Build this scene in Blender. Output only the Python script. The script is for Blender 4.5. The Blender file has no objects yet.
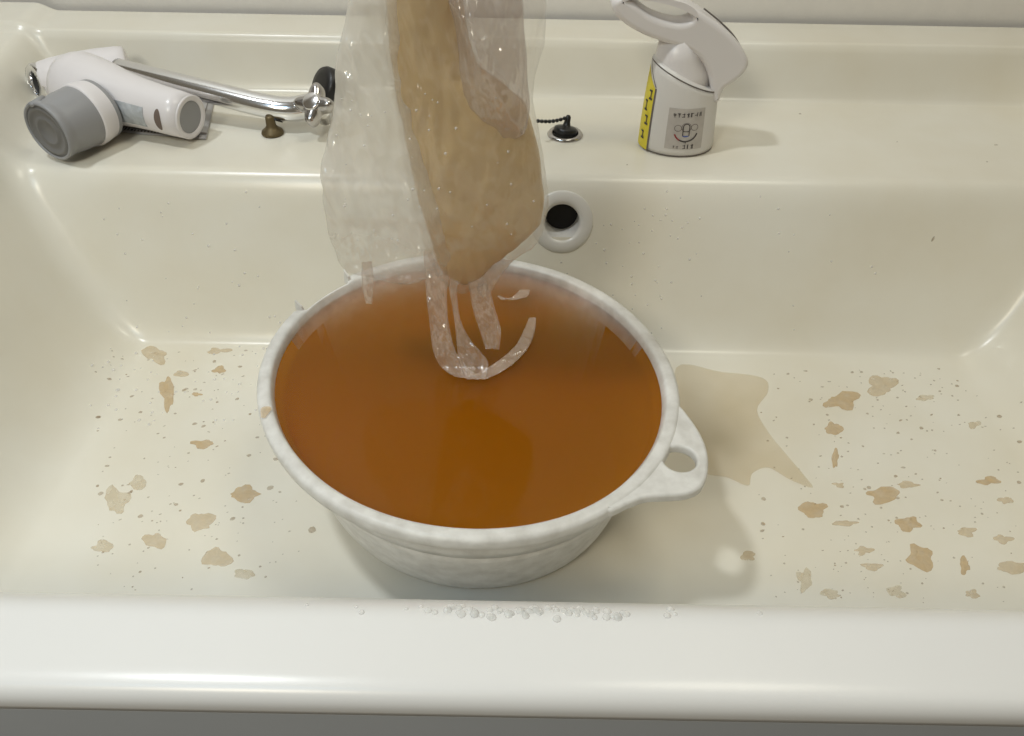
import bpy, bmesh, math, random
from mathutils import Vector, Matrix, noise
random.seed(7)
PI = math.pi
SC = bpy.context.scene
COL = SC.collection

# ------------------------------------------------------------------ camera
TH, RO, FP, CH = math.radians(42), 0.018, 770.0, 0.465
_f = Vector((0, math.cos(TH), -math.sin(TH))); _r = Vector((1, 0, 0)); _u = _r.cross(_f)
CR = _r*math.cos(RO) + _u*math.sin(RO); CU = -_r*math.sin(RO) + _u*math.cos(RO)
cam = bpy.data.objects.new('camera', bpy.data.cameras.new('camera')); COL.objects.link(cam)
M = Matrix((CR, CU, -_f)).transposed().to_4x4(); M.translation = (0, 0, CH)
cam.matrix_world = M
cam.data.sensor_width = 36; cam.data.lens = FP/1024*36; cam.data.clip_start = .01
SC.camera = cam

# ------------------------------------------------------------------ world, lights, exposure
SC.view_settings.view_transform = 'Standard'; SC.view_settings.look = 'None'
SC.view_settings.gamma = 1; SC.view_settings.exposure = 0.0
SC.cycles.volume_bounces = 2
SC.cycles.transparent_max_bounces = 24
w = bpy.data.worlds.new('world'); SC.world = w; w.use_nodes = True
bg = w.node_tree.nodes['Background']
bg.inputs[0].default_value = (1, .86, .62, 1); bg.inputs[1].default_value = .125

def area(name, loc, target, size, energy, col, shape='DISK'):
    l = bpy.data.lights.new(name, 'AREA'); l.shape = shape; l.size = size; l.energy = energy; l.color = col
    o = bpy.data.objects.new(name, l); COL.objects.link(o); o.location = loc
    o.rotation_euler = (Vector(target)-Vector(loc)).to_track_quat('-Z', 'Y').to_euler()
    return o
area('vanity_lamp_light', (-.66, .36, 1.62), (0, .40, .1), .13, 8.7, (.93, .98, 1))
area('front_lamp_light', (-.52, -.62, 1.18), (0, .45, .1), .30, 5.3, (1, .90, .70))
area('cool_side_fill', (-.42, -.12, .95), (-.3, .3, .05), .35, 1.7, (.50, .75, 1), 'SQUARE')  # unseen cool fill, added to cool the left floor and front lip
area('warm_fill', (.5, .45, 1.7), (0, .45, .1), .5, 5.0, (1, .96, .80))  # unseen warm fill from the right, added to balance the basin colours

# ------------------------------------------------------------------ helpers
def ray(x, y): return (x-512)/FP*CR - (y-368)/FP*CU + _f
def atz(x, y, z):
    d = ray(x, y); return Vector((0, 0, CH)) + d*((z-CH)/d.z)
def aty(x, y, Y):
    d = ray(x, y); return Vector((0, 0, CH)) + d*(Y/d.y)

def tag(o, label=None, cat=None, group=None, kind=None):
    if label: o['label'] = label
    if cat: o['category'] = cat
    if group: o['group'] = group
    if kind: o['kind'] = kind
    return o
def empty(name, loc):
    o = bpy.data.objects.new(name, None); COL.objects.link(o); o.location = loc
    o.empty_display_size = .02
    return o
def link(name, me, mat=None, parent=None, smooth=True):
    o = bpy.data.objects.new(name, me); COL.objects.link(o)
    if mat: me.materials.append(mat)
    if smooth: me.polygons.foreach_set('use_smooth', [True]*len(me.polygons))
    if parent:
        o.parent = parent
        p = Vector((0, 0, 0)); q = parent
        while q: p += q.location; q = q.parent
        me.transform(Matrix.Translation(-p))
    return o
def obj(name, vf, mat, parent=None, smooth=True):
    me = bpy.data.meshes.new(name); me.from_pydata([tuple(v) for v in vf[0]], [], vf[1]); me.update()
    bm = bmesh.new(); bm.from_mesh(me); bmesh.ops.recalc_face_normals(bm, faces=bm.faces); bm.to_mesh(me); bm.free()
    return link(name, me, mat, parent, smooth)
def join(*parts):
    V, F = [], []
    for v, f in parts:
        n = len(V); V += list(v); F += [tuple(i+n for i in q) for q in f]
    return V, F
def mod_bevel(o, wd, seg=3, ang=35):
    m = o.modifiers.new('bevel', 'BEVEL'); m.width = wd; m.segments = seg; m.limit_method = 'ANGLE'; m.angle_limit = math.radians(ang)
    return o
def frame(d, up=Vector((0, 0, 1))):
    d = d.normalized(); s = d.cross(up)
    if s.length < 1e-4: s = d.cross(Vector((1, 0, 0)))
    s.normalize(); return s, s.cross(d).normalized()
def loft(path, rads, n=28, up=Vector((0, 0, 1)), cap=True, sq=2.0):
    """path: points; rads: (side, up) radii; superelliptic section"""
    V, F = [], []
    m = len(path)
    for i, p in enumerate(path):
        d = (Vector(path[min(i+1, m-1)])-Vector(path[max(i-1, 0)]))
        s, t = frame(d, up); a, b = rads[i] if isinstance(rads[i], tuple) else (rads[i], rads[i])
        for k in range(n):
            c, q = math.cos(2*PI*k/n), math.sin(2*PI*k/n)
            V.append(Vector(p) + s*(a*math.copysign(abs(c)**(2/sq), c)) + t*(b*math.copysign(abs(q)**(2/sq), q)))
    for i in range(m-1):
        for k in range(n):
            F.append((i*n+k, i*n+(k+1) % n, (i+1)*n+(k+1) % n, (i+1)*n+k))
    if cap: F.append(tuple(range(n))[::-1]); F.append(tuple((m-1)*n+k for k in range(n)))
    return V, F
def lathe(origin, axis, prof, n=40, sx=1, sy=1, up=Vector((0, 0, 1))):
    """prof: (radius, distance along axis); closed on a radius of 0"""
    s, t = frame(axis, up); a = axis.normalized(); V, F = [], []
    for r, h in prof:
        for k in range(n):
            V.append(Vector(origin) + a*h + s*(r*sx*math.cos(2*PI*k/n)) + t*(r*sy*math.sin(2*PI*k/n)))
    for i in range(len(prof)-1):
        for k in range(n):
            F.append((i*n+k, i*n+(k+1) % n, (i+1)*n+(k+1) % n, (i+1)*n+k))
    return V, F
def box(x0, x1, y0, y1, z0, z1):
    V = [Vector((x, y, z)) for x in (x0, x1) for y in (y0, y1) for z in (z0, z1)]
    return V, [(0, 1, 3, 2), (4, 6, 7, 5), (0, 4, 5, 1), (2, 3, 7, 6), (0, 2, 6, 4), (1, 5, 7, 3)]
def smooth_path(pts, n=8):
    pts = [Vector(p) for p in pts]; out = []
    for i in range(len(pts)-1):
        p0, p1, p2, p3 = pts[max(i-1, 0)], pts[i], pts[i+1], pts[min(i+2, len(pts)-1)]
        for k in range(n):
            t = k/n
            out.append(.5*((2*p1)+(-p0+p2)*t+(2*p0-5*p1+4*p2-p3)*t*t+(-p0+3*p1-3*p2+p3)*t**3))
    out.append(pts[-1]); return out
def interp(tab, x):
    if x <= tab[0][0]: return tab[0][1]
    for (a, b), (c, d) in zip(tab, tab[1:]):
        if x <= c:
            t = (x-a)/(c-a); return b+(d-b)*t
    return tab[-1][1]
def outline2d(loops, depth, bev, mtx, res=4):
    """filled flat outline with holes, extruded with rounded edges -> (verts, faces)"""
    cu = bpy.data.curves.new('tmp', 'CURVE'); cu.dimensions = '2D'; cu.fill_mode = 'BOTH'
    cu.extrude = max(depth/2-bev, 0.00001); cu.bevel_depth = bev; cu.bevel_resolution = res; cu.offset = -bev
    for lp in loops:
        sp = cu.splines.new('POLY'); sp.points.add(len(lp)-1); sp.use_cyclic_u = True
        for q, (x, y) in zip(sp.points, lp): q.co = (x, y, 0, 1)
    o = bpy.data.objects.new('tmp', cu); COL.objects.link(o)
    me = bpy.data.meshes.new_from_object(o.evaluated_get(bpy.context.evaluated_depsgraph_get()))
    V = [mtx @ v.co for v in me.vertices]; F = [tuple(p.vertices) for p in me.polygons]
    bpy.data.objects.remove(o); bpy.data.curves.remove(cu); bpy.data.meshes.remove(me)
    return V, F
def text2d(s, size, align='CENTER'):
    cu = bpy.data.curves.new('tmp', 'FONT'); cu.body = s; cu.size = size; cu.align_x = align; cu.align_y = 'CENTER'
    o = bpy.data.objects.new('tmp', cu); COL.objects.link(o)
    me = bpy.data.meshes.new_from_object(o.evaluated_get(bpy.context.evaluated_depsgraph_get()))
    V = [v.co.copy() for v in me.vertices]; F = [tuple(p.vertices) for p in me.polygons]
    bpy.data.objects.remove(o); bpy.data.curves.remove(cu); bpy.data.meshes.remove(me)
    return V, F
def spline_loop(pts, n=5):
    m = len(pts); out = []
    for i in range(m):
        p0, p1, p2, p3 = [Vector(pts[(i+j-1) % m]) for j in range(4)]
        for k in range(n):
            t = k/n
            v = .5*((2*p1)+(-p0+p2)*t+(2*p0-5*p1+4*p2-p3)*t*t+(-p0+3*p1-3*p2+p3)*t**3)
            out.append((v.x, v.y))
    return out

# ------------------------------------------------------------------ materials
def mat(name, col, rough=.4, metal=0, coat=0, spec=.5, noise_amt=0, noise_scale=20, col2=None, bump=0, bump_scale=60, sss=0, trans=0):
    m = bpy.data.materials.new(name); m.use_nodes = True; nt = m.node_tree; b = nt.nodes['Principled BSDF']
    b.inputs['Base Color'].default_value = (*col, 1); b.inputs['Roughness'].default_value = rough
    b.inputs['Metallic'].default_value = metal; b.inputs['Coat Weight'].default_value = coat
    b.inputs['Specular IOR Level'].default_value = spec; b.inputs['Transmission Weight'].default_value = trans
    if sss:
        b.inputs['Subsurface Weight'].default_value = sss; b.inputs['Subsurface Radius'].default_value = (.01, .006, .003)
    tc = nt.nodes.new('ShaderNodeTexCoord')
    if noise_amt:
        n = nt.nodes.new('ShaderNodeTexNoise'); n.inputs['Scale'].default_value = noise_scale; n.inputs['Detail'].default_value = 6
        rmp = nt.nodes.new('ShaderNodeValToRGB'); rmp.color_ramp.elements[0].position = .35; rmp.color_ramp.elements[1].position = .7
        c2 = col2 or tuple(c*.7 for c in col)
        rmp.color_ramp.elements[0].color = (*col, 1)
        rmp.color_ramp.elements[1].color = (*[a+(b_-a)*noise_amt for a, b_ in zip(col, c2)], 1)
        nt.links.new(tc.outputs['Object'], n.inputs['Vector']); nt.links.new(n.outputs['Fac'], rmp.inputs['Fac'])
        nt.links.new(rmp.outputs['Color'], b.inputs['Base Color'])
    if bump:
        n = nt.nodes.new('ShaderNodeTexNoise'); n.inputs['Scale'].default_value = bump_scale; n.inputs['Detail'].default_value = 4
        bp = nt.nodes.new('ShaderNodeBump'); bp.inputs['Strength'].default_value = bump; bp.inputs['Distance'].default_value = .002
        nt.links.new(tc.outputs['Object'], n.inputs['Vector']); nt.links.new(n.outputs['Fac'], bp.inputs['Height'])
        nt.links.new(bp.outputs['Normal'], b.inputs['Normal'])
    return m
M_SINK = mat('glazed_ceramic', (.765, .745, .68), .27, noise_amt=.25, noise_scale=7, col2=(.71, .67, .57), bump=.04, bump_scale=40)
def paint_warm_light(m, white, warm):
    """warm light painted into the bowl and shelf colour; the front lip stays whiter"""
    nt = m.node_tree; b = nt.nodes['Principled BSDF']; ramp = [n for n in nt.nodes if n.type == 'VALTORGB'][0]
    for e, c in zip(ramp.color_ramp.elements, warm): e.color = (*c, 1)
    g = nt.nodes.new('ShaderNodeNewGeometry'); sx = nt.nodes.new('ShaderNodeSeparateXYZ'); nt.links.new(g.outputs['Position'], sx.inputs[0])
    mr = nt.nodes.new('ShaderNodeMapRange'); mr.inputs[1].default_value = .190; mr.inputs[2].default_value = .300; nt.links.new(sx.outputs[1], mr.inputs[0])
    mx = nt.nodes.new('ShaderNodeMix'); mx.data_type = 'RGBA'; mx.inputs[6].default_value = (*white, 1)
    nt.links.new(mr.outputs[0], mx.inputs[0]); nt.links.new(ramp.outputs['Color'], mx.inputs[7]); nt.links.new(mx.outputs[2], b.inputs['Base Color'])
paint_warm_light(M_SINK, (.78, .775, .765), ((.755, .73, .65), (.70, .655, .545)))  # cool front and warm back light put into the glaze colour
M_WALL = mat('grey_wall_panel', (.80, .77, .72), .5, noise_amt=.1, noise_scale=60, bump=.1, bump_scale=300)
M_CAB = mat('grey_cabinet_front', (.50, .53, .57), .45, noise_amt=.1, noise_scale=20)
M_FLOOR = mat('grey_vinyl', (.35, .34, .33), .5, noise_amt=.3)
M_PLASTIC = mat('white_shower_plastic', (.76, .73, .74), .28, noise_amt=.08)
M_GREYP = mat('grey_nozzle_plastic', (.30, .30, .31), .38, noise_amt=.1)
M_GREYD = mat('dark_grey_plastic', (.17, .165, .16), .5)
M_CHROME = mat('chrome', (.86, .86, .87), .17, metal=1)
M_CHROME2 = mat('worn_chrome', (.55, .53, .52), .22, metal=1, noise_amt=.5, noise_scale=200)
M_BLACK = mat('black_rubber', (.012, .011, .011), .4)
M_HOLE = mat('dark_hollow', (.01, .009, .008), .7)
M_BRONZE = mat('tarnished_bronze', (.16, .12, .06), .5, metal=.6, noise_amt=.6, noise_scale=300)
M_BOTTLE = mat('white_bottle_plastic', (.70, .68, .65), .35, noise_amt=.08)
M_HEAD = mat('white_sprayer_plastic', (.74, .71, .70), .32, noise_amt=.08)
M_LINE = mat('thin_grey_line', (.14, .12, .11), .6)
M_YELLOW = mat('yellow_strip', (.72, .60, .04), .45, noise_amt=.15)
M_INK = mat('dark_ink', (.06, .05, .05), .6)
M_INKG = mat('grey_ink', (.18, .16, .15), .6)
M_RED = mat('red_ink', (.30, .05, .05), .6)
M_BLUE = mat('blue_ink', (.10, .14, .38), .6)
M_STICK = mat('silvery_label', (.45, .42, .39), .35, noise_amt=.5, noise_scale=90, col2=(.60, .56, .52))
M_FOIL = mat('silver_foil', (.62, .66, .70), .25, metal=.35, noise_amt=.6, noise_scale=220, bump=.6, bump_scale=180)
M_PAPER = mat('clear_grey_leaflet', (.42, .41, .42), .4, noise_amt=.2)
M_RING = mat('white_overflow_plastic', (.66, .64, .60), .3, noise_amt=.1)
M_BUCKET = mat('scuffed_white_plastic', (.74, .73, .70), .42, noise_amt=.6, noise_scale=90, col2=(.48, .46, .42), bump=.25, bump_scale=130)
M_GROOVE = mat('groove_dirt', (.36, .34, .30), .6)
M_SLURRY = mat('tan_slurry', (.61, .43, .205), .36, noise_amt=.4, noise_scale=14, col2=(.56, .38, .19), bump=.35, bump_scale=60, sss=.15)

def film_mat(name, fac_lo, fac_hi, col, z0=.15, z1=.24, tint=None, gloss=.09, rough=.14):
    """thin milky polythene: part clear, part white scattering film, glossy on top"""
    m = bpy.data.materials.new(name); m.use_nodes = True; nt = m.node_tree; nt.nodes.clear()
    N = nt.nodes.new; L = nt.links.new
    out = N('ShaderNodeOutputMaterial'); tr = N('ShaderNodeBsdfTransparent'); df = N('ShaderNodeBsdfDiffuse'); tl = N('ShaderNodeBsdfTranslucent')
    gl = N('ShaderNodeBsdfGlossy'); gl.inputs['Roughness'].default_value = rough
    for s in (df, tl): s.inputs[0].default_value = (*col, 1)
    tr.inputs[0].default_value = (*(tint or (1, 1, 1)), 1)
    mx0 = N('ShaderNodeMixShader'); mx0.inputs[0].default_value = .4; L(df.outputs[0], mx0.inputs[1]); L(tl.outputs[0], mx0.inputs[2])
    tc = N('ShaderNodeTexCoord'); ge = N('ShaderNodeNewGeometry'); sx = N('ShaderNodeSeparateXYZ'); L(ge.outputs['Position'], sx.inputs[0])
    mr = N('ShaderNodeMapRange'); mr.inputs[1].default_value = z0; mr.inputs[2].default_value = z1; mr.inputs[3].default_value = fac_lo; mr.inputs[4].default_value = fac_hi
    L(sx.outputs[2], mr.inputs[0])
    no = N('ShaderNodeTexNoise'); no.inputs['Scale'].default_value = 26; no.inputs['Detail'].default_value = 6
    mp = N('ShaderNodeMapping'); mp.inputs['Scale'].default_value = (1, 1, .35); L(tc.outputs['Object'], mp.inputs[0]); L(mp.outputs[0], no.inputs['Vector'])
    ma = N('ShaderNodeMath'); ma.operation = 'MULTIPLY_ADD'; L(no.outputs['Fac'], ma.inputs[0]); ma.inputs[1].default_value = .5; ma.inputs[2].default_value = -.25
    ad = N('ShaderNodeMath'); ad.operation = 'ADD'; ad.use_clamp = True; L(mr.outputs[0], ad.inputs[0]); L(ma.outputs[0], ad.inputs[1])
    mx1 = N('ShaderNodeMixShader'); L(ad.outputs[0], mx1.inputs[0]); L(tr.outputs[0], mx1.inputs[1]); L(mx0.outputs[0], mx1.inputs[2])
    lw = N('ShaderNodeLayerWeight'); lw.inputs[0].default_value = .35
    pw = N('ShaderNodeMath'); pw.operation = 'POWER'; L(lw.outputs['Facing'], pw.inputs[0]); pw.inputs[1].default_value = 3.0
    fr = N('ShaderNodeMath'); fr.operation = 'MULTIPLY_ADD'; L(pw.outputs[0], fr.inputs[0]); fr.inputs[1].default_value = .35; fr.inputs[2].default_value = gloss
    b2 = N('ShaderNodeTexNoise'); b2.inputs['Scale'].default_value = 70; b2.inputs['Detail'].default_value = 3; L(mp.outputs[0], b2.inputs['Vector'])
    bp = N('ShaderNodeBump'); bp.inputs['Strength'].default_value = 1; bp.inputs['Distance'].default_value = .010; L(b2.outputs['Fac'], bp.inputs['Height'])
    L(bp.outputs[0], gl.inputs['Normal'])
    mx2 = N('ShaderNodeMixShader'); L(fr.outputs[0], mx2.inputs[0]); L(mx1.outputs[0], mx2.inputs[1]); L(gl.outputs[0], mx2.inputs[2])
    L(mx2.outputs[0], out.inputs[0]); return m
M_FILM = film_mat('milky_polythene', .10, .50, (.97, .94, .86))
M_FILM2 = film_mat('clear_polythene', .03, .13, (.95, .88, .76), gloss=.075, rough=.26)
M_FOLD = film_mat('folded_polythene', .30, .42, (.70, .58, .52), gloss=.15, rough=.2)
M_STRAND = film_mat('wet_polythene', .26, .26, (.90, .74, .60), gloss=.12)

def tinted(name, col, fac, rough=.3, scale=120):
    m = bpy.data.materials.new(name); m.use_nodes = True; nt = m.node_tree; b = nt.nodes['Principled BSDF']
    b.inputs['Base Color'].default_value = (*col, 1); b.inputs['Roughness'].default_value = rough
    n = nt.nodes.new('ShaderNodeTexNoise'); n.inputs['Scale'].default_value = scale; tc = nt.nodes.new('ShaderNodeTexCoord')
    nt.links.new(tc.outputs['Object'], n.inputs['Vector'])
    mr = nt.nodes.new('ShaderNodeMapRange'); mr.inputs[1].default_value = .3; mr.inputs[2].default_value = .7; mr.inputs[3].default_value = fac*.75; mr.inputs[4].default_value = min(1, fac*1.25)
    nt.links.new(n.outputs['Fac'], mr.inputs[0]); nt.links.new(mr.outputs[0], b.inputs['Alpha'])
    return m
M_RES = [tinted('tan_residue', (.63, .46, .25), .55), tinted('pale_residue', (.68, .55, .36), .46), tinted('faint_residue', (.68, .57, .38), .36)]
M_PUD = tinted('thin_tan_puddle', (.68, .54, .31), .28, .15, 18)
M_SPECK = tinted('brown_specks', (.44, .33, .20), .42)

def water_mat():
    m = bpy.data.materials.new('turbid_brown_water'); m.use_nodes = True; nt = m.node_tree; nt.nodes.clear(); N = nt.nodes.new; L = nt.links.new
    out = N('ShaderNodeOutputMaterial'); tr = N('ShaderNodeBsdfTransparent'); gl = N('ShaderNodeBsdfGlossy'); gl.inputs['Roughness'].default_value = .04
    fr = N('ShaderNodeFresnel'); fr.inputs[0].default_value = 1.33
    mx = N('ShaderNodeMixShader'); L(fr.outputs[0], mx.inputs[0]); L(tr.outputs[0], mx.inputs[1]); L(gl.outputs[0], mx.inputs[2]); L(mx.outputs[0], out.inputs[0])
    sc = N('ShaderNodeVolumeScatter'); sc.inputs['Color'].default_value = (.54, .140, .005, 1); sc.inputs['Density'].default_value = 80
    ab = N('ShaderNodeVolumeAbsorption'); ab.inputs['Color'].default_value = (.85, .44, .0, 1); ab.inputs['Density'].default_value = 30
    ad = N('ShaderNodeAddShader'); L(sc.outputs[0], ad.inputs[0]); L(ab.outputs[0], ad.inputs[1]); L(ad.outputs[0], out.inputs['Volume'])
    return m
M_WATER = water_mat()
M_DROP = mat('clear_water_drop', (.86, .86, .84), .05)
M_DROP.node_tree.nodes['Principled BSDF'].inputs['Alpha'].default_value = .38

# ------------------------------------------------------------------ setting
def smax(a, b, k):
    h = max(k-abs(a-b), 0)/k; return max(a, b)+h*h*k*.25
def smin(a, b, k): return -smax(-a, -b, k)
DZ = .14
def H(x, y):
    b = smax(0, (y-.5485)/.423, .026)
    b = smin(b, DZ, .024)
    b = smax(b, DZ+(y-.783)/.27, .016)
    b = smin(b, .193, .010)
    e = .15*max(0, y-.60)
    cap = DZ+.053*max(0, min(1, (y-.20)/.42))**1.2 if y < .62 else .193
    l = smin((-.368-e-x)/.50, cap, .02); r = smin((x-.440-e)/.50, cap, .02)
    f = smin((.252-y)/.33, DZ, .062)
    z = smax(b, l, .07-.04*max(0, min(1, (y-.52)/.12))); z = smax(z, r, .07-.04*max(0, min(1, (y-.52)/.12)))
    return smax(z, f, .03)
OV = Vector((.0, 0, 0)); _d = ray(562, 222)      # overflow hole on the back wall
for _i in range(400):
    _p = Vector((0, 0, CH)) + _d*(.5+_i*.001)
    if _p.z < H(_p.x, _p.y): OV = _p; break
def on(x, y, lift=0):
    d = ray(x, y); lo = .2
    for i in range(600):
        p = Vector((0, 0, CH)) + d*(.35+i*.0015)
        if p.z < H(p.x, p.y):
            for j in range(8):
                q = p-d*(.0015*.5**(j+1))
                if q.z < H(q.x, q.y): p = q
            return Vector((p.x, p.y, H(p.x, p.y)+lift))
    return p
PLUG = atz(565, 135, DZ)
xs = [-.66+i*.003 for i in range(467)]
ys = [.150+j*.003 for j in range(237)]
V, F = [], []
rows = []
# front: apron and rounded nose, then the height field
nose = [(.1475+.004, DZ-.0135), (.1475, DZ-.0130), (.1475, DZ-.010)] + [(.1475+.009*(1-math.cos(a)), DZ-.010+.0098*math.sin(a)) for a in [PI/2*k/6 for k in range(1, 6)]]
for (y, z) in nose: rows.append([(x, y, z+max(0, H(x, .158)-DZ)*.0) for x in xs])
for y in ys[3:]: rows.append([(x, y, H(x, y)) for x in xs])
for row in rows: V += row
nx = len(xs)
for j in range(len(rows)-1):
    for i in range(nx-1):
        a = V[j*nx+i]
        if (Vector(a)-OV).length < .021 or (Vector(a)-PLUG).length < .010: continue
        F.append((j*nx+i, j*nx+i+1, (j+1)*nx+i+1, (j+1)*nx+i))
sink = empty('washbasin', (.036, .5, 0))
tag(sink, 'wide cream ceramic washbasin bowl with back shelf under the bucket', 'washbasin')
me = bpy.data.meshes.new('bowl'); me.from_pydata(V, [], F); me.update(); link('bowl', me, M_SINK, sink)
cab = empty('vanity_cabinet', (.07, .35, -.62))
tag(cab, 'grey vanity cabinet front under the white basin lip', 'cabinet')
o = obj('cabinet_body', box(-.62, .70, .165, .85, -.56, -.02), M_CAB, cab, False)
o = obj('front_panel', box(-.66, .74, .1482, .1640, -.55, .1255), M_CAB, cab, False); mod_bevel(o, .0008)
obj('plinth', box(-.60, .68, .20, .84, -.62, -.56), M_CAB, cab, False)
tag(obj('wall_back', box(-1.4, 1.5, .866, .90, -.62, 1.7), M_WALL, None, False), kind='structure')
tag(obj('floor', box(-1.4, 1.5, -1.2, .90, -.66, -.62), M_FLOOR, None, False), kind='structure')

# ------------------------------------------------------------------ overflow outlet (wall ring with hollow tube)
wn = Vector((0, -1, .423)).normalized()
ov = empty('overflow_outlet', tuple(OV)); tag(ov, 'round white overflow ring with dark hole in the back wall of the bowl', 'overflow')
obj('ring', lathe(OV, wn, [(.0275, -.002), (.0275, .0008), (.0265, .0018), (.019, .0024), (.0165, .0012), (.0155, -.001)], 48), M_RING, ov)
tb = Vector((0, 1, -.03)).normalized()
lip = [v for v in lathe(OV, wn, [(.0157, -.0005)], 48)[0]]
tv, tf = list(lip), []
for r_, dd in ((.0150, .012), (.0145, .030)):
    tv += [OV+(v-OV)*(r_/.0157)+tb*dd for v in lip]
for i in range(2):
    for k in range(48): tf.append((i*48+k, i*48+(k+1) % 48, (i+1)*48+(k+1) % 48, (i+1)*48+k))
obj('outlet_tube', (tv, tf), M_RING, ov)
obj('hollow', ([OV+(v-OV)*.96+tb*.017 for v in lip], [tuple(range(48))]), M_HOLE, ov, False)

# ------------------------------------------------------------------ chain stay with plug on the shelf
pg = empty('sink_plug', tuple(PLUG)); tag(pg, 'small black sink plug with bead chain on the shelf above the overflow', 'plug')
Z = Vector((0, 0, 1))
obj('flange', lathe(PLUG, Z, [(.0165, -.001), (.0170, .001), (.0155, .0028), (.0120, .0030), (.0112, .0005), (.011, -.012)], 40), M_CHROME2, pg)
obj('hollow', lathe(PLUG, Z, [(.0112, -.008), (0, -.008)], 30), M_HOLE, pg)
pt = PLUG+Vector((0, .002, 0)); px = Vector((.15, .2, 1)).normalized()
obj('stopper', lathe(pt, px, [(0, -.004), (.0095, -.004), (.0115, .003), (.0112, .0055), (.009, .0068), (.004, .0075), (.0028, .012), (.0026, .016), (.0015, .0178), (0, .018)], 36), M_BLACK, pg)
bd = []
c0, c1 = pt+px*.016, atz(538, 121, .162)
for k in range(9):
    t = k/8; p = c0.lerp(c1, t); p.z -= .002*math.sin(PI*t)
    bd.append(loft([p+Vector((-.0019, 0, 0)), p+Vector((-.0014, 0, 0)), p, p+Vector((.0014, 0, 0)), p+Vector((.0019, 0, 0))], [.0003, .0014, .0019, .0014, .0003], 10))
obj('bead_chain', join(*bd), M_BLACK, pg)

# ------------------------------------------------------------------ bucket
BC = Vector((-.0312, .3980, 0)); A0 = math.radians(139); RZ = .105
def ell(th, s=1.0, off=0.0):
    """point on the slightly oval outline in plan; th = world angle"""
    a, b = .1497*s+off, .1385*s+off
    p = th-A0; r = a*b/math.hypot(b*math.cos(p), a*math.sin(p))
    return Vector((r*math.cos(th), r*math.sin(th), 0))
SP0, SP1 = math.radians(134.5), math.radians(152.5)   # pouring gap in the rim lip
def lipcut(th):
    t = (th % (2*PI)-SP0)/(SP1-SP0)
    if t < -.06 or t > 1.06: return 0
    return min(1, (t+.06)/.06, (1.06-t)/.06)
prof_out = [(.0, -.0108), (0, -.0012), (-.0006, .0), ]      # lip: (offset from outline, z from rim)
NB = 144
def ring_pts(kind, off, z, rs=None):
    out = []
    for k in range(NB):
        th = 2*PI*k/NB; c = lipcut(th)
        if kind == 'lip': o_ = off*(1-c)+(-.0068+off*.25)*c; p = ell(th, 1, o_); zz = z - .0015*c
        else: p = ell(th, rs, off); zz = z
        out.append(BC+Vector((p.x, p.y, zz)))
    return out
S0 = .765   # base scale
def wall_s(z): return S0+(.925-S0)*(z/.097)**.85
rings = []
# outside from the base up, over the lip, down the inside
rings += [ring_pts('w', -.012, .0, S0), ring_pts('w', -.004, .0008, S0), ring_pts('w', 0, .005, S0+.008)]
for z in (.012, .025, .04, .052, .0600): rings.append(ring_pts('w', 0, z, wall_s(z)))
for z, e in ((.0606, -.0010), (.0630, -.0010), (.0638, .0012), (.070, .0012), (.085, .0008), (.0945, 0)): rings.append(ring_pts('w', e, z, wall_s(z)))
for off, z in ((-.004, .0950), (-.0010, .0952), (0, .0960), (.0004, .0990), (.0003, .1030), (-.0006, .1046), (-.0025, .1054), (-.0062, .1055), (-.0082, .1050), (-.0092, .1035)):
    rings.append(ring_pts('lip', off, z))
for z in (.100, .097): rings.append(ring_pts('w', .0008, z, .925-.003))
for z in (.09, .07, .05, .03, .012): rings.append(ring_pts('w', -.0026, z, wall_s(z)))
rings.append(ring_pts('w', -.012, .004, S0))
V = [p for r_ in rings for p in r_]; F = []
for i in range(len(rings)-1):
    for k in range(NB): F.append((i*NB+k, i*NB+(k+1) % NB, (i+1)*NB+(k+1) % NB, (i+1)*NB+k))
F.append(tuple(range(NB))); n0 = (len(rings)-1)*NB; F.append(tuple(n0+k for k in range(NB)))
bucket = empty('bucket', (BC.x, BC.y, 0)); tag(bucket, 'scuffed white plastic bucket full of brown water in the bowl', 'bucket')
V = [v+Vector((0, 0, .0010*noise.noise(v*14))) if v.z > .09 else v for v in V]
obj('bucket_body', (V, F), M_BUCKET, bucket)
# horns at both ends of the pouring gap
for th in (SP0-.012, SP1+.016):
    d = ell(th); n_ = d.normalized(); tg = Vector((-n_.y, n_.x, 0)); b0 = BC+d-n_*.003+Vector((0, 0, RZ-.006))
    vv = [b0+n_*x_+tg*y_+Vector((0, 0, z_)) for x_, y_, z_ in ((-.005, -.0012, 0), (.004, -.0012, 0), (.004, .0012, 0), (-.005, .0012, 0), (-.002, -.0008, .0085), (.0035, -.0008, .0125), (.0035, .0008, .0125), (-.002, .0008, .0085))]
    obj('rim_tab', (vv, [(0, 3, 2, 1), (4, 5, 6, 7), (0, 1, 5, 4), (1, 2, 6, 5), (2, 3, 7, 6), (3, 0, 4, 7)]), M_BUCKET, bucket, False)
# hanging ear with a hole
earpx = [(678, 404), (689, 415), (701, 433), (708, 452), (708, 472), (702, 486), (688, 493), (668, 495), (648, 496), (630, 502), (612, 510), (606, 505), (634, 485), (652, 462), (662, 440), (668, 415)]
lp = spline_loop([tuple((atz(x, y, RZ)).xy)+(0,) for x, y in earpx], 4)
hc = atz(680, 458, RZ); hr = .0103
hl = [(hc.x+hr*1.02*math.cos(2*PI*k/32), hc.y+hr*math.sin(2*PI*k/32)) for k in range(32)]
obj('hanging_ear', outline2d([lp, hl], .0075, .0022, Matrix.Translation((0, 0, RZ-.0039)), 3), M_BUCKET, bucket)
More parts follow.
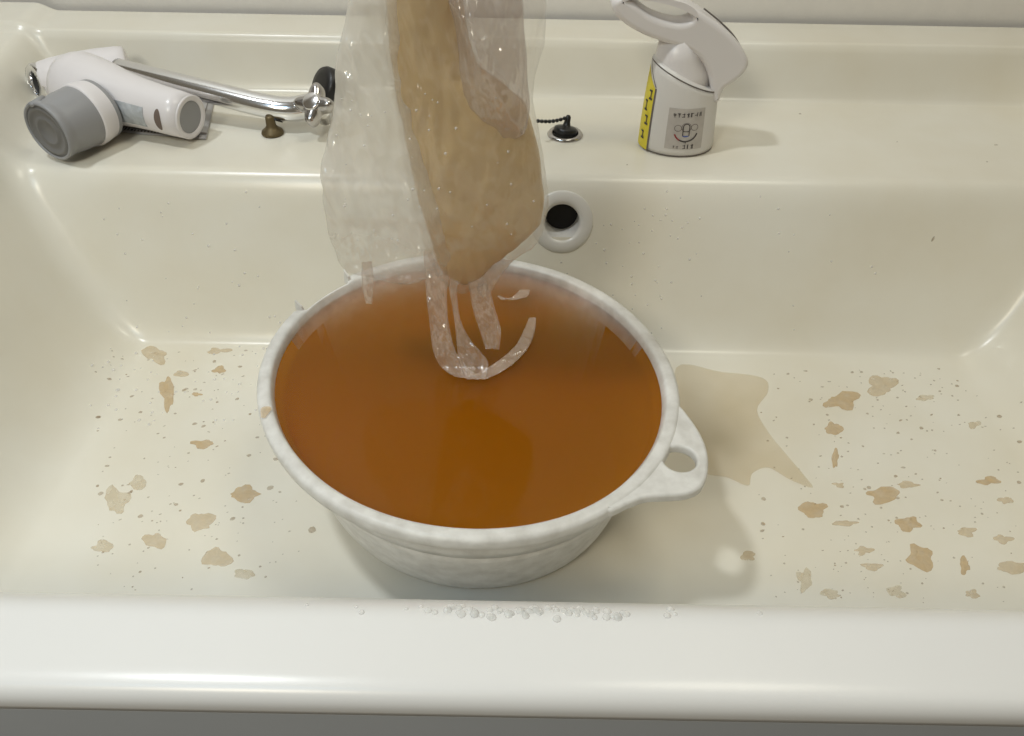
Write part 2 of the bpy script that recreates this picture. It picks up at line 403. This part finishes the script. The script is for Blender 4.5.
# brown spot on the rim
p = atz(265, 412, RZ+.0015)
rs = [p+Vector((.0030*math.cos(a)*(1+.3*math.sin(3*a)), .0066*math.sin(a)*(1+.2*math.cos(2*a)), 0)) for a in [2*PI*k/20 for k in range(20)]]
obj('brown_stain', ([p+Vector((0, 0, .0006))]+rs, [(0, k+1, (k+1) % 20+1) for k in range(20)]), M_RES[0], bucket)

# ------------------------------------------------------------------ muddy water
WZ = .0985
V, F = [], []
wr = []
for z in (WZ, .09, .07, .05, .03, .012):
    wr.append([BC+Vector((*ell(2*PI*k/96, wall_s(min(z, .097)), -.0030 if z < .095 else .0).xy, z)) for k in range(96)])
for rr in wr: V += rr
for i in range(len(wr)-1):
    for k in range(96): F.append((i*96+k, i*96+(k+1) % 96, (i+1)*96+(k+1) % 96, (i+1)*96+k))
F.append(tuple(range(96))); F.append(tuple((len(wr)-1)*96+k for k in range(96)))
me_w = obj('muddy_water', (V, F), M_WATER, None, False)
tag(me_w, 'murky orange brown water filling the white bucket', 'water')

# ------------------------------------------------------------------ plastic bag with tan slurry
BY = .430
def pouch(left, right, y0, y1, depth, nz=110, nn=96, amp=.002, seed=0, yoff=0, wr=.0):
    """flattened closed pouch between two outlines (image rows -> columns) hanging in the plane Y=BY"""
    V, F = [], []
    for j in range(nz+1):
        py = y0+(y1-y0)*j/nz
        a = aty(interp(left, py), py, BY); b = aty(interp(right, py), py, BY); c = (a+b)/2; hw = (b.x-a.x)/2
        dp = interp(depth, py)
        for k in range(nn):
            th = 2*PI*k/nn; q = Vector((c.x+hw*math.cos(th), BY+yoff+dp*math.copysign(abs(math.sin(th))**.8, math.sin(th)), c.z))
            s = Vector((q.x*16, q.y*8+seed, q.z*9)); s2 = Vector((q.x*45, q.y*30+seed, q.z*26)); s3 = Vector((q.x*110, seed, q.z*50))
            d = amp*(noise.noise(s)*1.4+.9*(.5-abs(noise.noise(s2)))+1.0*(.4-abs(noise.noise(s3))))
            d += wr*(.5-abs(noise.noise(Vector((q.x*30+q.z*14, seed, q.z*5)))))
            V.append(q+Vector((0, d*(1 if math.sin(th) > 0 else -1), 0))+Vector((d*.35*math.cos(th), 0, 0)))
    for j in range(nz):
        for k in range(nn): F.append((j*nn+k, j*nn+(k+1) % nn, (j+1)*nn+(k+1) % nn, (j+1)*nn+k))
    F.append(tuple(range(nn))); F.append(tuple(nz*nn+k for k in range(nn)))
    return V, F
sl_l = [(-70, 392), (0, 388), (40, 390), (90, 397), (150, 409), (200, 421), (240, 434), (262, 440), (274, 450), (281, 462)]
sl_r = [(-70, 455), (0, 462), (40, 468), (68, 477), (86, 500), (106, 525), (150, 537), (195, 543), (218, 540), (240, 520), (258, 496), (274, 480), (281, 468)]
sl = obj('slurry_pouch', pouch(sl_l, sl_r, -60, 281, [(-70, .016), (60, .018), (150, .021), (220, .019), (262, .010), (281, .003)], 150, 120, .0017, 3, 0, .0024), M_SLURRY)
tag(sl, 'tan lump of wet slurry drooping inside the clear bag', 'slurry')
bag = empty('plastic_bag', tuple(aty(440, 270, BY)+Vector((0, 0, -.01)))); tag(bag, 'crumpled clear plastic bag dangling tip down into the bucket', 'bag')
bl = [(-90, 372), (-30, 356), (0, 351), (60, 340), (120, 330), (170, 323), (205, 325), (235, 334), (256, 343), (268, 352), (276, 372), (279, 395)]
br = [(-90, 380), (0, 392), (60, 398), (110, 408), (150, 419), (200, 432), (240, 446), (262, 440), (272, 424), (279, 400)]
br = [(a, b+16) for a, b in br]
obj('milky_film', pouch(bl, br, -80, 279, [(-80, .012), (100, .017), (200, .020), (250, .012), (279, .001)], 120, 96, .0034, 9, -.002, .006), M_FILM, bag)
cl = [(-90, 380), (0, 383), (60, 388), (110, 398), (150, 403), (200, 415), (240, 427), (266, 436), (284, 455)]
cr = [(-90, 528), (0, 545), (40, 543), (72, 534), (100, 531), (115, 534), (150, 541), (195, 546), (225, 541), (245, 520), (262, 498), (284, 470)]
obj('clear_film', pouch(cl, cr, -80, 284, [(-80, .027), (60, .030), (150, .034), (220, .032), (262, .022), (284, .008)], 170, 140, .0026, 21, 0, .0050), M_FILM2, bag)
fl = [(-90, 452), (0, 455), (40, 458), (80, 464), (110, 478), (128, 500)]
frr = [(-90, 505), (0, 520), (50, 524), (90, 527), (110, 524), (128, 512)]
obj('folded_film', pouch(fl, frr, -80, 128, [(-80, .006), (0, .012), (60, .014), (100, .010), (128, .002)], 110, 96, .0036, 33, -.012, .009), M_FOLD, bag)
# wet strands hanging from the tip to the water
def ribbon(rows_, ncol=10, seed=0, amp=.0012, flat=False, th=.0004):
    """rows_: (xl, xr, y) in image coordinates; hangs from the bag tip to the water surface"""
    P = smooth_path([Vector(r_) for r_ in rows_], 6); V, F = [], []
    for i, (xl, xr, y) in enumerate(P):
        for k in range(ncol):
            x = xl+(xr-xl)*k/(ncol-1)
            if flat: p = atz(x, y, WZ+.0012)
            else:
                t = max(0, min(1, (y-255)/125)); Y = BY-.028*t; p = aty(x, y, Y)
                if p.z < WZ+.0008 and y < 392: p = atz(x, y, WZ+.0012)
            d = amp*noise.noise(Vector((x*.22, y*.06, seed)))+amp*(.4-abs(noise.noise(Vector((x*.30, y*.05, seed+4)))))
            V.append(p+Vector((0, -abs(d)*.6, abs(d))))
    n = len(V); V += [v+Vector((0, th, -th*.3)) for v in V]; R = len(P)
    for i in range(R-1):
        for k in range(ncol-1):
            a = i*ncol+k; q = (a, a+1, a+ncol+1, a+ncol); F.append(q); F.append(tuple(n+z for z in q[::-1]))
    for i in range(R-1):
        for a in (i*ncol, i*ncol+ncol-1): F.append((a, a+ncol, a+ncol+n, a+n))
    return V, F
st = [
    [(424, 452, 250), (425, 449, 275), (427, 447, 300), (430, 449, 325), (433, 455, 350), (440, 466, 366), (455, 480, 378)],
    [(452, 470, 276), (449, 458, 286), (452, 458, 305), (455, 462, 325), (457, 474, 345), (459, 488, 362), (466, 486, 380)],
    [(466, 478, 266), (469, 488, 286), (473, 495, 310), (480, 501, 332), (486, 499, 350)],
    [(496, 514, 260), (484, 505, 272), (478, 495, 286), (478, 488, 298)],
]
for i, s_ in enumerate(st): obj('film_strand', ribbon(s_, 12, i*5.3, .0042), M_STRAND, bag)
obj('film_strand', ribbon([(529, 536, 318), (524, 535, 330), (516, 530, 345), (502, 520, 358), (484, 505, 370), (466, 488, 379)], 8, 40, .0016, True), M_STRAND, bag)
obj('film_strand', ribbon([(497, 500, 296), (502, 512, 300), (512, 527, 297), (520, 530, 290)], 8, 50, .0016, True), M_STRAND, bag)
obj('film_strand', ribbon([(362, 372, 262), (362, 374, 285), (366, 372, 304)], 6, 60, .0016), M_STRAND, bag)
dr = []
def drop(p, r, n_=None):
    n_ = n_ or Vector((0, 0, 1))
    return lathe(p, n_, [(r, -.0003), (r*.95, r*.22), (r*.6, r*.48), (r*.05, r*.58)], 8)
for k in range(45):
    py = random.uniform(90, 262); px = random.uniform(interp(bl, py)+8, interp(cr, py)-10)
    p = aty(px, py, BY-.036+.012*abs((px-440)/110)); dr.append(drop(p, random.uniform(.0004, .0009), Vector((0, -1, .3))))
o = obj('water_drops', join(*dr), M_DROP, bag); o['kind'] = 'stuff'

# ------------------------------------------------------------------ shower faucet lying on the shelf
fa = empty('shower_faucet', tuple(atz(150, 130, DZ))); tag(fa, 'white shower head faucet with chrome spout lying on the back shelf', 'faucet')
hA = atz(190, 117, .1645); hB = atz(84, 87, .174)
ax = (hB-hA)
pp = [hA+ax*t for t in (0, .12, .3, .45, .6, .75, .88, 1.0, 1.08, 1.15, 1.20, 1.23)]
obj('handle_body', loft([hA+ax*.02]+pp, [(.0165, .0165), (.0195, .0195), (.0205, .0205), (.0212, .0212), (.0222, .0222), (.0245, .024), (.028, .0275), (.0305, .030), (.0315, .031), (.030, .0295), (.025, .025), (.016, .016), (.004, .004)], 40), M_PLASTIC, fa)
an = ax.normalized()
sock = obj('socket', lathe(hA-an*.0012, an, [(.0196, .001), (.0196, .0), (.0185, -.0004), (.0150, 0), (.0143, .0014), (.0143, .0018)], 40), M_PLASTIC, fa)
obj('socket_hollow', lathe(hA-an*.0012, an, [(.0143, .0008), (.0, .0010)], 32), M_GREYP, sock)
# back tube of the head with chrome end
tA = atz(130, 67, .172); tB = atz(43, 82, .168); ta = tB-tA
obj('back_housing', loft([tA+ta*t for t in (0, .02, .1, .3, .6, .85, .97, 1.0)], [.017, .0195, .0205, .0215, .0215, .0200, .0185, .0175], 36), M_PLASTIC, fa)
tn = ta.normalized()
tB = atz(39, 83, .168); tn = (tn+Vector((0, -.75, .35))).normalized()
o = obj('chrome_inlet', lathe(tB, tn, [(.0176, -.006), (.0184, -.001), (.0180, .003), (.0166, .0045), (.0112, .005), (.0105, .0035), (.0100, -.001)], 36), M_CHROME, fa); o['label'] = 'chrome threaded inlet ring'; inl = o
obj('inlet_hollow', lathe(tB, tn, [(.0102, .0012), (0, .0012)], 24), M_HOLE, inl)
# grey nozzle
nB = atz(47, 132, .1690); na = ((-CR*20-CU*27)/33.6*.73-_f*.68).normalized(); ln = .038; nA = nB-na*ln
o = obj('nozzle', lathe(nA, na, [(.0262, -.018), (.0266, 0), (.0260, ln*.4), (.0246, ln*.72), (.0242, ln*.80), (.0252, ln*.86), (.0255, ln*.97), (.0248, ln), (.0232, ln+.0004), (.0226, ln-.0010)], 48), M_GREYP, fa); o['label'] = 'grey round spray nozzle'; noz = o
obj('nozzle_collar', lathe(nA, na, [(.0260, -.016), (.0276, -.006), (.0280, .0), (.0276, .0014), (.0262, .0018)], 48), M_PLASTIC, fa)
obj('spray_face', lathe(nB, na, [(.0228, -.0012), (.0215, -.0012), (.0205, .0), (.0185, .0), (.0178, -.0014), (.0130, -.0014), (.0120, -.0004), (.0100, -.0004), (.0092, -.0018), (0, -.0018)], 44), M_GREYD, noz)
obj('nozzle_lever', loft([nA+na*(ln*.45)+Vector((-.010, -.003, .0238)), nA+na*(ln*.80)+Vector((-.009, -.005, .0230))], [(.003, .002), (.003, .002)], 12), M_GREYP, noz)
# slot and foil sticker wrap the handle: patches lifted off its surface
def axis_patch(t0, t1, ph0, ph1, lift, nu=10, nv=12, round_=False, rr=None):
    s, t_ = frame(ax); V, F = [], []
    for i in range(nu+1):
        for j in range(nv+1):
            u, v = i/nu, j/nv
            t = t0+(t1-t0)*u; ph = ph0+(ph1-ph0)*v
            if round_: # stadium / ellipse outline
                cx, cy = u*2-1, v*2-1
                k = max(abs(cx), abs(cy)); h = math.hypot(cx, cy) or 1; sc_ = k/h
                t = (t0+t1)/2+(t1-t0)/2*cx*sc_; ph = (ph0+ph1)/2+(ph1-ph0)/2*cy*sc_
            R = interp([(0, .0195), (.12, .0205), (.3, .0212), (.45, .0222), (.6, .0245), (.75, .028)], t)+lift
            V.append(hA+ax*t+s*R*math.cos(ph)+t_*R*math.sin(ph))
    for i in range(nu):
        for j in range(nv):
            a = i*(nv+1)+j; F.append((a, a+1, a+nv+2, a+nv+1))
    return V, F
s_, t_ = frame(ax); vc = (Vector((0, 0, CH))-hA).normalized(); PH = math.atan2(vc.dot(t_), vc.dot(s_))
sgn = 1 if math.cos(PH) > 0 else -1     # towards the front (lower) side
dn = s_ if s_.y < 0 else -s_
P0 = math.atan2(0, dn.dot(s_))
tow = lambda d: P0+(PH-P0)*d            # 0 = horizontal front, 1 = facing the camera
obj('slot', axis_patch(.125, .185, tow(-.80), tow(.92), .0002, 10, 16, True), mat('brown_slot', (.16, .12, .10), .6), fa)
obj('foil_sticker', axis_patch(.28, .56, tow(-.85), tow(.74), .0004), M_FOIL, fa)
# chrome spout arm
arm = smooth_path([atz(118, 68, .180), atz(160, 79, .176), atz(210, 92, .170), atz(262, 105, .163), atz(290, 109, .160), atz(312, 106, .160)], 8)
na_ = len(arm)
o = obj('spout_arm', loft(arm, [(.0100+.0030*i/na_, .0088+.0030*i/na_) for i in range(na_)], 28), M_CHROME, fa); o['label'] = 'polished chrome spout arm'
# star knob
kc = atz(315, 105, .170); ka = Vector((-.25, -.62, .74)).normalized()
lo = []
for i in range(96):
    th = 2*PI*i/96; r_ = .0152+.0048*math.cos(4*th+.6); lo.append((r_*math.cos(th), r_*math.sin(th)))
ks, kt = frame(ka); KM = Matrix((ks, kt, ka)).transposed().to_4x4(); KM.translation = kc
kn = empty('star_knob', (0, 0, 0)); kn.parent = fa; kn.location = kc-fa.location
bpy.data.objects.remove(kn)
knob = obj('star_knob', outline2d([lo], .015, .005, KM, 4), M_CHROME2, fa); knob['label'] = 'chrome four lobed star knob'
obj('knob_cap', lathe(kc+ka*.0072, ka, [(.0085, 0), (.0082, .0012), (.007, .0017), (0, .0019)], 28), M_CHROME, knob)
obj('knob_stem', lathe(kc-ka*.022, ka, [(.0, 0), (.0095, 0), (.0095, .017)], 24), M_CHROME, fa)
bc = atz(327, 86, .158); ba = Vector((-.45, -.35, .35)).normalized()
o = obj('base_seal', lathe(bc, ba, [(0, -.012), (.0170, -.012), (.0182, -.008), (.0182, .004), (.0165, .007), (.010, .008), (0, .008)], 36), M_BLACK, fa); o['label'] = 'black rubber base seal'

# ------------------------------------------------------------------ leaflet under the faucet
lf = empty('printed_leaflet', tuple(atz(160, 130, DZ+.001))); tag(lf, 'small grey printed leaflet pinned under the white faucet handle', 'leaflet')
q = [atz(x, y, DZ+.0016) for x, y in ((82, 128), (206, 139), (214, 102), (120, 96))]
def quad_at(u, v, lift=0):
    a = q[0].lerp(q[1], u); b = q[3].lerp(q[2], u); p = a.lerp(b, v)
    return Vector((p.x, p.y, p.z+lift+.0012*math.sin(u*9)*math.sin(v*3+1)*.4))
def gridq(u0, u1, v0, v1, lift, nu=12, nv=6):
    V = [quad_at(u0+(u1-u0)*i/nu, v0+(v1-v0)*j/nv, lift) for i in range(nu+1) for j in range(nv+1)]
    return V, [(i*(nv+1)+j, i*(nv+1)+j+1, (i+1)*(nv+1)+j+1, (i+1)*(nv+1)+j) for i in range(nu) for j in range(nv)]
sh = obj('sheet', gridq(0, 1, 0, 1, 0), M_PAPER, lf); sm = sh.modifiers.new('s', 'SOLIDIFY'); sm.thickness = .0006
obj('edge_line', join(gridq(0, 1, .10, .14, .0006), gridq(.935, .945, .02, 1, .0006)), M_INKG, lf)
tx = []
for k in range(5):     # short unreadable characters down the right edge
    v = .16+k*.10; tx += [gridq(.905, .935, v, v+.022, .0008, 1, 1), gridq(.912, .918, v-.03, v+.06, .0008, 1, 1), gridq(.900, .928, v+.045, v+.06, .0008, 1, 1)]
for k in range(26):
    u = .20+k*.027; h_ = random.choice((.05, .075, .04)); tx.append(gridq(u, u+random.uniform(.008, .018), .03, .03+h_, .0008, 1, 1))
obj('print', join(*tx), M_INK, lf, False)

# ------------------------------------------------------------------ bronze plug-like cap on the shelf
bp_ = atz(273, 134, DZ); bz = empty('bronze_stopper', tuple(bp_)); tag(bz, 'small tarnished bronze screw cap standing by the chrome arm', 'cap')
obj('cap_body', lathe(bp_, Z, [(0, 0), (.0094, 0), (.0104, .0014), (.0098, .0034), (.0062, .0062), (.0046, .0085), (.0042, .016), (.0036, .0178), (0, .0182)], 28), M_BRONZE, bz)
obj('side_pin', loft([bp_+Vector((.002, 0, .0155)), bp_+Vector((.011, .001, .0115))], [.0015, .0007], 8), M_BLACK, bz)

# ------------------------------------------------------------------ spray bottle
bo = Vector((.149, .679, DZ)); bt = empty('spray_bottle', tuple(bo)); tag(bt, 'white spray bottle with yellow side strip and looped handle head', 'spray bottle')
TLz, TRz = .0800, .0545
def brad(z):   # body half widths
    t = z/.08; return (.0345-.0015*t-.004*t*t, .0285-.001*t-.003*t*t)
def bsurf(th, z, lift=0):
    a, b = brad(z); xo = -.0025*(z/.08)
    return Vector((bo.x+xo+(a+lift)*math.cos(th), bo.y+(b+lift)*math.sin(th), bo.z+z))
def ztop(th):
    a, _ = brad(.07); x = a*math.cos(th); return (TLz+TRz)/2-(TLz-TRz)/2*(x/a)
nth = 64; V, F = [], []
lv = [0, .02, .08, .3, .5, .7, .9, 1.0]
for i, u in enumerate(lv):
    for k in range(nth):
        th = 2*PI*k/nth; z = .0004+(ztop(th)-.0004)*u; s_in = -.0025 if i == 0 else (-.0006 if i == 1 else 0)
        V.append(bsurf(th, z, s_in))
for i in range(len(lv)-1):
    for k in range(nth): F.append((i*nth+k, i*nth+(k+1) % nth, (i+1)*nth+(k+1) % nth, (i+1)*nth+k))
F.append(tuple(range(nth)))
nn_ = len(V); V += [bsurf(2*PI*k/nth, ztop(2*PI*k/nth)+.0015, -.005) for k in range(nth)]
for k in range(nth): F.append(((len(lv)-1)*nth+k, (len(lv)-1)*nth+(k+1) % nth, nn_+(k+1) % nth, nn_+k))
F.append(tuple(nn_+k for k in range(nth)))
obj('bottle_body', (V, F), M_BOTTLE, bt)
def strip(th0, th1, zf0, zf1, lift, nu=16, nv=8):
    V = []
    for i in range(nu+1):
        for j in range(nv+1):
            th = th0+(th1-th0)*i/nu; z = zf0(th)+(zf1(th)-zf0(th))*j/nv; V.append(bsurf(th, z, lift))
    return V, [(i*(nv+1)+j, i*(nv+1)+j+1, (i+1)*(nv+1)+j+1, (i+1)*(nv+1)+j) for i in range(nu) for j in range(nv)]
K = lambda c: (lambda th: c)
obj('sleeve_line', join(strip(PI*1.0, PI*1.98, lambda th: ztop(th)-.0014, lambda th: ztop(th)-.0002, .0003, 40, 1),
                        strip(PI*.98, PI*2.0, K(.0010), K(.0020), -.0002, 40, 1),
                        strip(PI*1.185, PI*1.205, K(.001), K(.058), .0004, 1, 8),
                        strip(PI*1.0, PI*1.195, lambda th: .058+.022*(PI*1.195-th)/(PI*.195), lambda th: .0595+.022*(PI*1.195-th)/(PI*.195), .0004, 8, 1)), M_LINE, bt)
ys_ = obj('yellow_strip', strip(PI*.98, PI*1.185, K(.0015), lambda th: .058+.016*(PI*1.185-th)/(PI*.195), .0003), M_YELLOW, bt)
mk = []
for (a, z0, z1) in ((1.10, .010, .016), (1.13, .024, .031), (1.09, .036, .044), (1.14, .047, .054)):
    mk.append(strip(PI*(a-.02), PI*(a+.03), K(z0), K(z0+.0018), .0007, 3, 1)); mk.append(strip(PI*a, PI*(a+.014), K(z0), K(z1), .0007, 1, 4)); mk.append(strip(PI*(a-.025), PI*(a+.02), K(z1), K(z1+.0016), .0007, 3, 1))
obj('strip_marks', join(*mk), M_INK, ys_, False)
TC = PI*1.525
flb = obj('front_label', strip(TC-.52, TC+.50, K(.0085), K(.0455), .0003), M_STICK, bt)
def on_bottle(vf, z, lift=.0007, dth=0):
    return [bsurf(TC+dth+c.x/.031, z+c.y, lift) for c in vf[0]], vf[1]
def ringarc(r0, r1, a0, a1, n=28, cx=0, cy=0, sy=1):
    V = []
    for i in range(n+1):
        a = a0+(a1-a0)*i/n
        for r in (r0, r1): V.append(Vector((cx+r*math.cos(a), cy+r*math.sin(a)*sy, 0)))
    return V, [(2*i, 2*i+1, 2*i+3, 2*i+2) for i in range(n)]
def bar(x0, y0, x1, y1, wd):
    d = Vector((x1-x0, y1-y0, 0)); n_ = Vector((-d.y, d.x, 0)).normalized()*wd/2; a, b = Vector((x0, y0, 0)), Vector((x1, y1, 0))
    return [a-n_, b-n_, b+n_, a+n_], [(0, 1, 2, 3)]
def glyphs(x0, x1, n, z, h, rise, seed):
    """a row of small print too coarse in the photograph to read: strokes only"""
    rr = random.Random(seed); out = []
    for k in range(n):
        t = (k+.5)/n; x = x0+(x1-x0)*t; w_ = (x1-x0)/n*.7; y = rise*t
        for q in range(3):
            if rr.random() < .5: yy = y+rr.uniform(-.4, .4)*h; b_ = bar(x-w_/2, yy, x+w_/2, yy+rr.uniform(-.1, .1)*h, h*.13)
            else: xx = x+rr.uniform(-.35, .35)*w_; b_ = bar(xx, y-h*.45, xx+rr.uniform(-.2, .2)*w_, y+h*.45, h*.13)
            out.append(on_bottle(b_, z))
    return out
def emblem():
    a = .0026
    return [on_bottle(q_, .0265, .0008) for q_ in (bar(-a, -.005, -a, .003, .0007), bar(a, -.005, a, .003, .0007), bar(-a, -.0012, a, -.0012, .0007), ringarc(a-.00035, a+.00035, 0, PI, 16, 0, .003))]
obj('label_print', join(*glyphs(-.0125, .0125, 7, .0395, .0042, .0012, 3), *emblem(),
                        on_bottle(ringarc(.0088, .0101, PI*1.33, PI*1.93), .0255),
                        *glyphs(-.0015, .0015, 1, .0150, .0022, 0, 5), *glyphs(-.002, .008, 3, .0112, .0046, 0, 6), *glyphs(-.0095, -.0045, 2, .0108, .0026, 0, 8)), M_INK, flb, False)
obj('label_arc', on_bottle(ringarc(.0088, .0101, PI*1.10, PI*1.33), .0255), M_RED, flb, False)
obj('label_bubbles', join(on_bottle(ringarc(.0036, .0041, 0, 2*PI), .0290), on_bottle(ringarc(.0026, .0031, 0, 2*PI, 20, -.0068, 0), .0282), on_bottle(ringarc(.0026, .0031, 0, 2*PI, 20, .0068, 0), .0290)), M_INKG, flb, False)
obj('label_blue', on_bottle(ringarc(.0, .0028, PI, 2*PI, 16, 0, 0, .5), .0215), M_BLUE, flb, False)
# neck
n0_ = Vector((bo.x-.008, bo.y, 0))
obj('neck', loft([Vector((bo.x-.005, bo.y, DZ+.052)), Vector((bo.x-.006, bo.y, DZ+.068)), Vector((bo.x-.009, bo.y, DZ+.082)), Vector((bo.x-.010, bo.y-.001, DZ+.100))], [(.0270, .022), (.0255, .021), (.0205, .018), (.0180, .016)], 36, up=Vector((0, 1, 0))), M_HEAD, bt)
YB = bo.y-.004
def hx(x, y): p = aty(x, y, YB); return (p.x, p.z, 0)
hp = [(612, -3), (613, 9), (624, 20), (641, 30), (662, 38), (684, 45), (697, 54), (705, 68), (709, 86), (711, 97), (717, 96), (722, 84), (731, 78), (742, 68), (746, 57), (738, 41), (723, 25), (708, 14), (694, 5), (678, -3), (655, -9), (632, -12)]
hh = [(627, -5), (636, 1), (648, 10), (662, 16), (677, 19), (689, 16), (689, 10), (680, 4), (664, 0), (645, -3)]
HM = Matrix(((1, 0, 0, 0), (0, 0, -1, YB), (0, 1, 0, 0), (0, 0, 0, 1)))
obj('looped_head', outline2d([spline_loop([hx(*p) for p in hp], 4), spline_loop([hx(*p) for p in hh], 4)], .026, .0046, HM, 5), M_HEAD, bt)
seam = smooth_path([aty(x, y, YB-.0140) for x, y in ((706, 14), (722, 27), (735, 40), (744, 54))], 6)
obj('seam_line', loft([p+Vector((0, .0105, .0010)) for p in seam], [.0007]*len(seam), 6), M_LINE, bt)

# ------------------------------------------------------------------ residue on the basin floor
def patch(px, py, w_, h_, seed):
    c = on(px, py); pts = []; n = 26
    for k in range(n):
        a = 2*PI*k/n; rr = .64+.50*noise.noise(Vector((math.cos(a)*1.1, math.sin(a)*1.1, seed*3.7)))+.11*noise.noise(Vector((math.cos(a)*3.5, math.sin(a)*3.5, seed*1.7)))
        g = on(px+w_*.70*rr*math.cos(a), py+h_*.70*rr*math.sin(a)); pts.append(g)
    V = [c.copy()]+[c.lerp(p, .8) for p in pts]+[p+Vector((0, 0, .0003)) for p in pts]
    for i in range(n+1, 2*n+1): V[i].z = H(V[i].x, V[i].y)+.0002
    for i in range(0, n+1): V[i].z = H(V[i].x, V[i].y)+.0005
    F = [(0, k+1, (k+1) % n+1) for k in range(n)]+[(k+1, k+1+n, (k+1) % n+1+n, (k+1) % n+1) for k in range(n)]
    return V, F
PT = [(155, 355, 26, 18, 1), (219, 351, 24, 8, 1), (219, 370, 15, 9, 0), (168, 394, 14, 34, 0), (202, 444, 24, 9, 0), (243, 494, 34, 17, 0), (200, 522, 27, 20, 1),
      (217, 558, 30, 24, 1), (156, 539, 25, 18, 1), (118, 502, 24, 28, 2), (138, 481, 18, 14, 2), (102, 548, 22, 14, 2), (245, 574, 22, 12, 2), (182, 374, 14, 6, 1), (197, 394, 10, 5, 0),
      (840, 401, 36, 19, 0), (883, 386, 32, 22, 1), (832, 428, 18, 12, 0), (883, 495, 34, 16, 0), (812, 510, 27, 20, 0), (908, 524, 27, 15, 0), (989, 481, 25, 9, 0), (920, 557, 30, 26, 0),
      (966, 532, 20, 9, 1), (1003, 539, 17, 10, 1), (965, 566, 12, 18, 0), (972, 594, 15, 9, 1), (845, 523, 24, 7, 1), (864, 551, 22, 10, 1), (805, 580, 15, 24, 2), (747, 557, 18, 13, 1),
      (910, 485, 20, 7, 1), (1014, 568, 34, 13, 1), (835, 458, 7, 18, 0), (838, 485, 14, 6, 1), (873, 567, 22, 8, 1), (896, 592, 18, 12, 2), (1005, 500, 14, 8, 1), (830, 594, 20, 10, 2), (925, 398, 18, 7, 2), (975, 425, 12, 8, 2)]
for i, (a, b, c, d, m_) in enumerate(PT):
    obj('residue_patch', patch(a, b, c, d, i+1), M_RES[m_], sink)
# thin puddle right of the bucket and its runnel
pd = spline_loop([(x, y, 0) for x, y in ((676, 368), (720, 372), (762, 378), (768, 392), (757, 410), (768, 432), (784, 452), (806, 478), (812, 488), (790, 480), (768, 468), (752, 474), (748, 486), (728, 478), (700, 470), (684, 430))], 5)
cen = on(725, 420); V = [cen]+[on(x, y) for x, y in pd]; mid = [cen.lerp(v, .6) for v in V[1:]]
n = len(pd); V = [cen]+mid+V[1:]
for v in V: v.z = H(v.x, v.y)+.0004
obj('thin_puddle', (V, [(0, k+1, (k+1) % n+1) for k in range(n)]+[(k+1, k+1+n, (k+1) % n+1+n, (k+1) % n+1) for k in range(n)]), M_PUD, sink)
sp = []
def speck(x, y, r_):
    c = on(x, y); n = 7; a0 = random.random()*6; e = random.uniform(.35, 1)
    V = [c+Vector((0, 0, .0007))]
    for k in range(n):
        a = 2*PI*k/n; dx, dy = r_*math.cos(a)*random.uniform(.7, 1.2), r_*e*math.sin(a); ca, sa = math.cos(a0*.1), math.sin(a0*.1)
        p = Vector((c.x+dx*ca-dy*sa, c.y+dx*sa+dy*ca, 0)); p.z = H(p.x, p.y)+.0002; V.append(p)
    return V, [(0, k+1, (k+1) % n+1) for k in range(n)]
for k in range(520):
    if k % 5 < 2: x, y = 95+abs(random.gauss(0, .5))*260, random.uniform(350, 590)
    else: x, y = random.gauss(880, 90), random.uniform(368, 604)
    if not (92 < x < 345 or 755 < x < 1023): continue
    if x < 345 and y > 420 and x > 300: continue
    sp.append(speck(x, y, random.choice((.0006, .0008, .0010, .0013, .0020)) if y < 520 else random.choice((.0005, .0007, .0010))))
for (x, y, r_) in ((800, 114, .0018), (996, 145, .0022), (987, 162, .0010), (933, 239, .0016), (627, 165, .0010), (897, 142, .0008), (270, 488, .0026), (312, 530, .0032), (763, 524, .0022), (762, 531, .0022), (898, 433, .0020), (822, 387, .0018)):
    sp.append(speck(x, y, r_))
o = obj('residue_specks', join(*sp), M_SPECK, sink, False); o['kind'] = 'stuff'
dd = []
for k in range(90):
    x = random.gauss(520, 75); y = 610+random.gauss(0, 3.5)+(x-512)*.018
    g = atz(x, y, DZ); g.z = H(g.x, g.y); dd.append(drop(g, random.uniform(.0009, .0024)))
for k in range(90):
    x = random.choice((random.uniform(560, 880), random.uniform(100, 300), random.uniform(620, 700))); y = random.uniform(190, 335)
    g = on(x, y); dd.append(drop(g, random.uniform(.0006, .0013), wn))
for k in range(60):
    x, y = random.uniform(90, 270), random.uniform(345, 430); g = on(x, y); dd.append(drop(g, random.uniform(.0006, .0018)))
o = obj('water_drops', join(*dd), M_DROP, sink); o['kind'] = 'stuff'
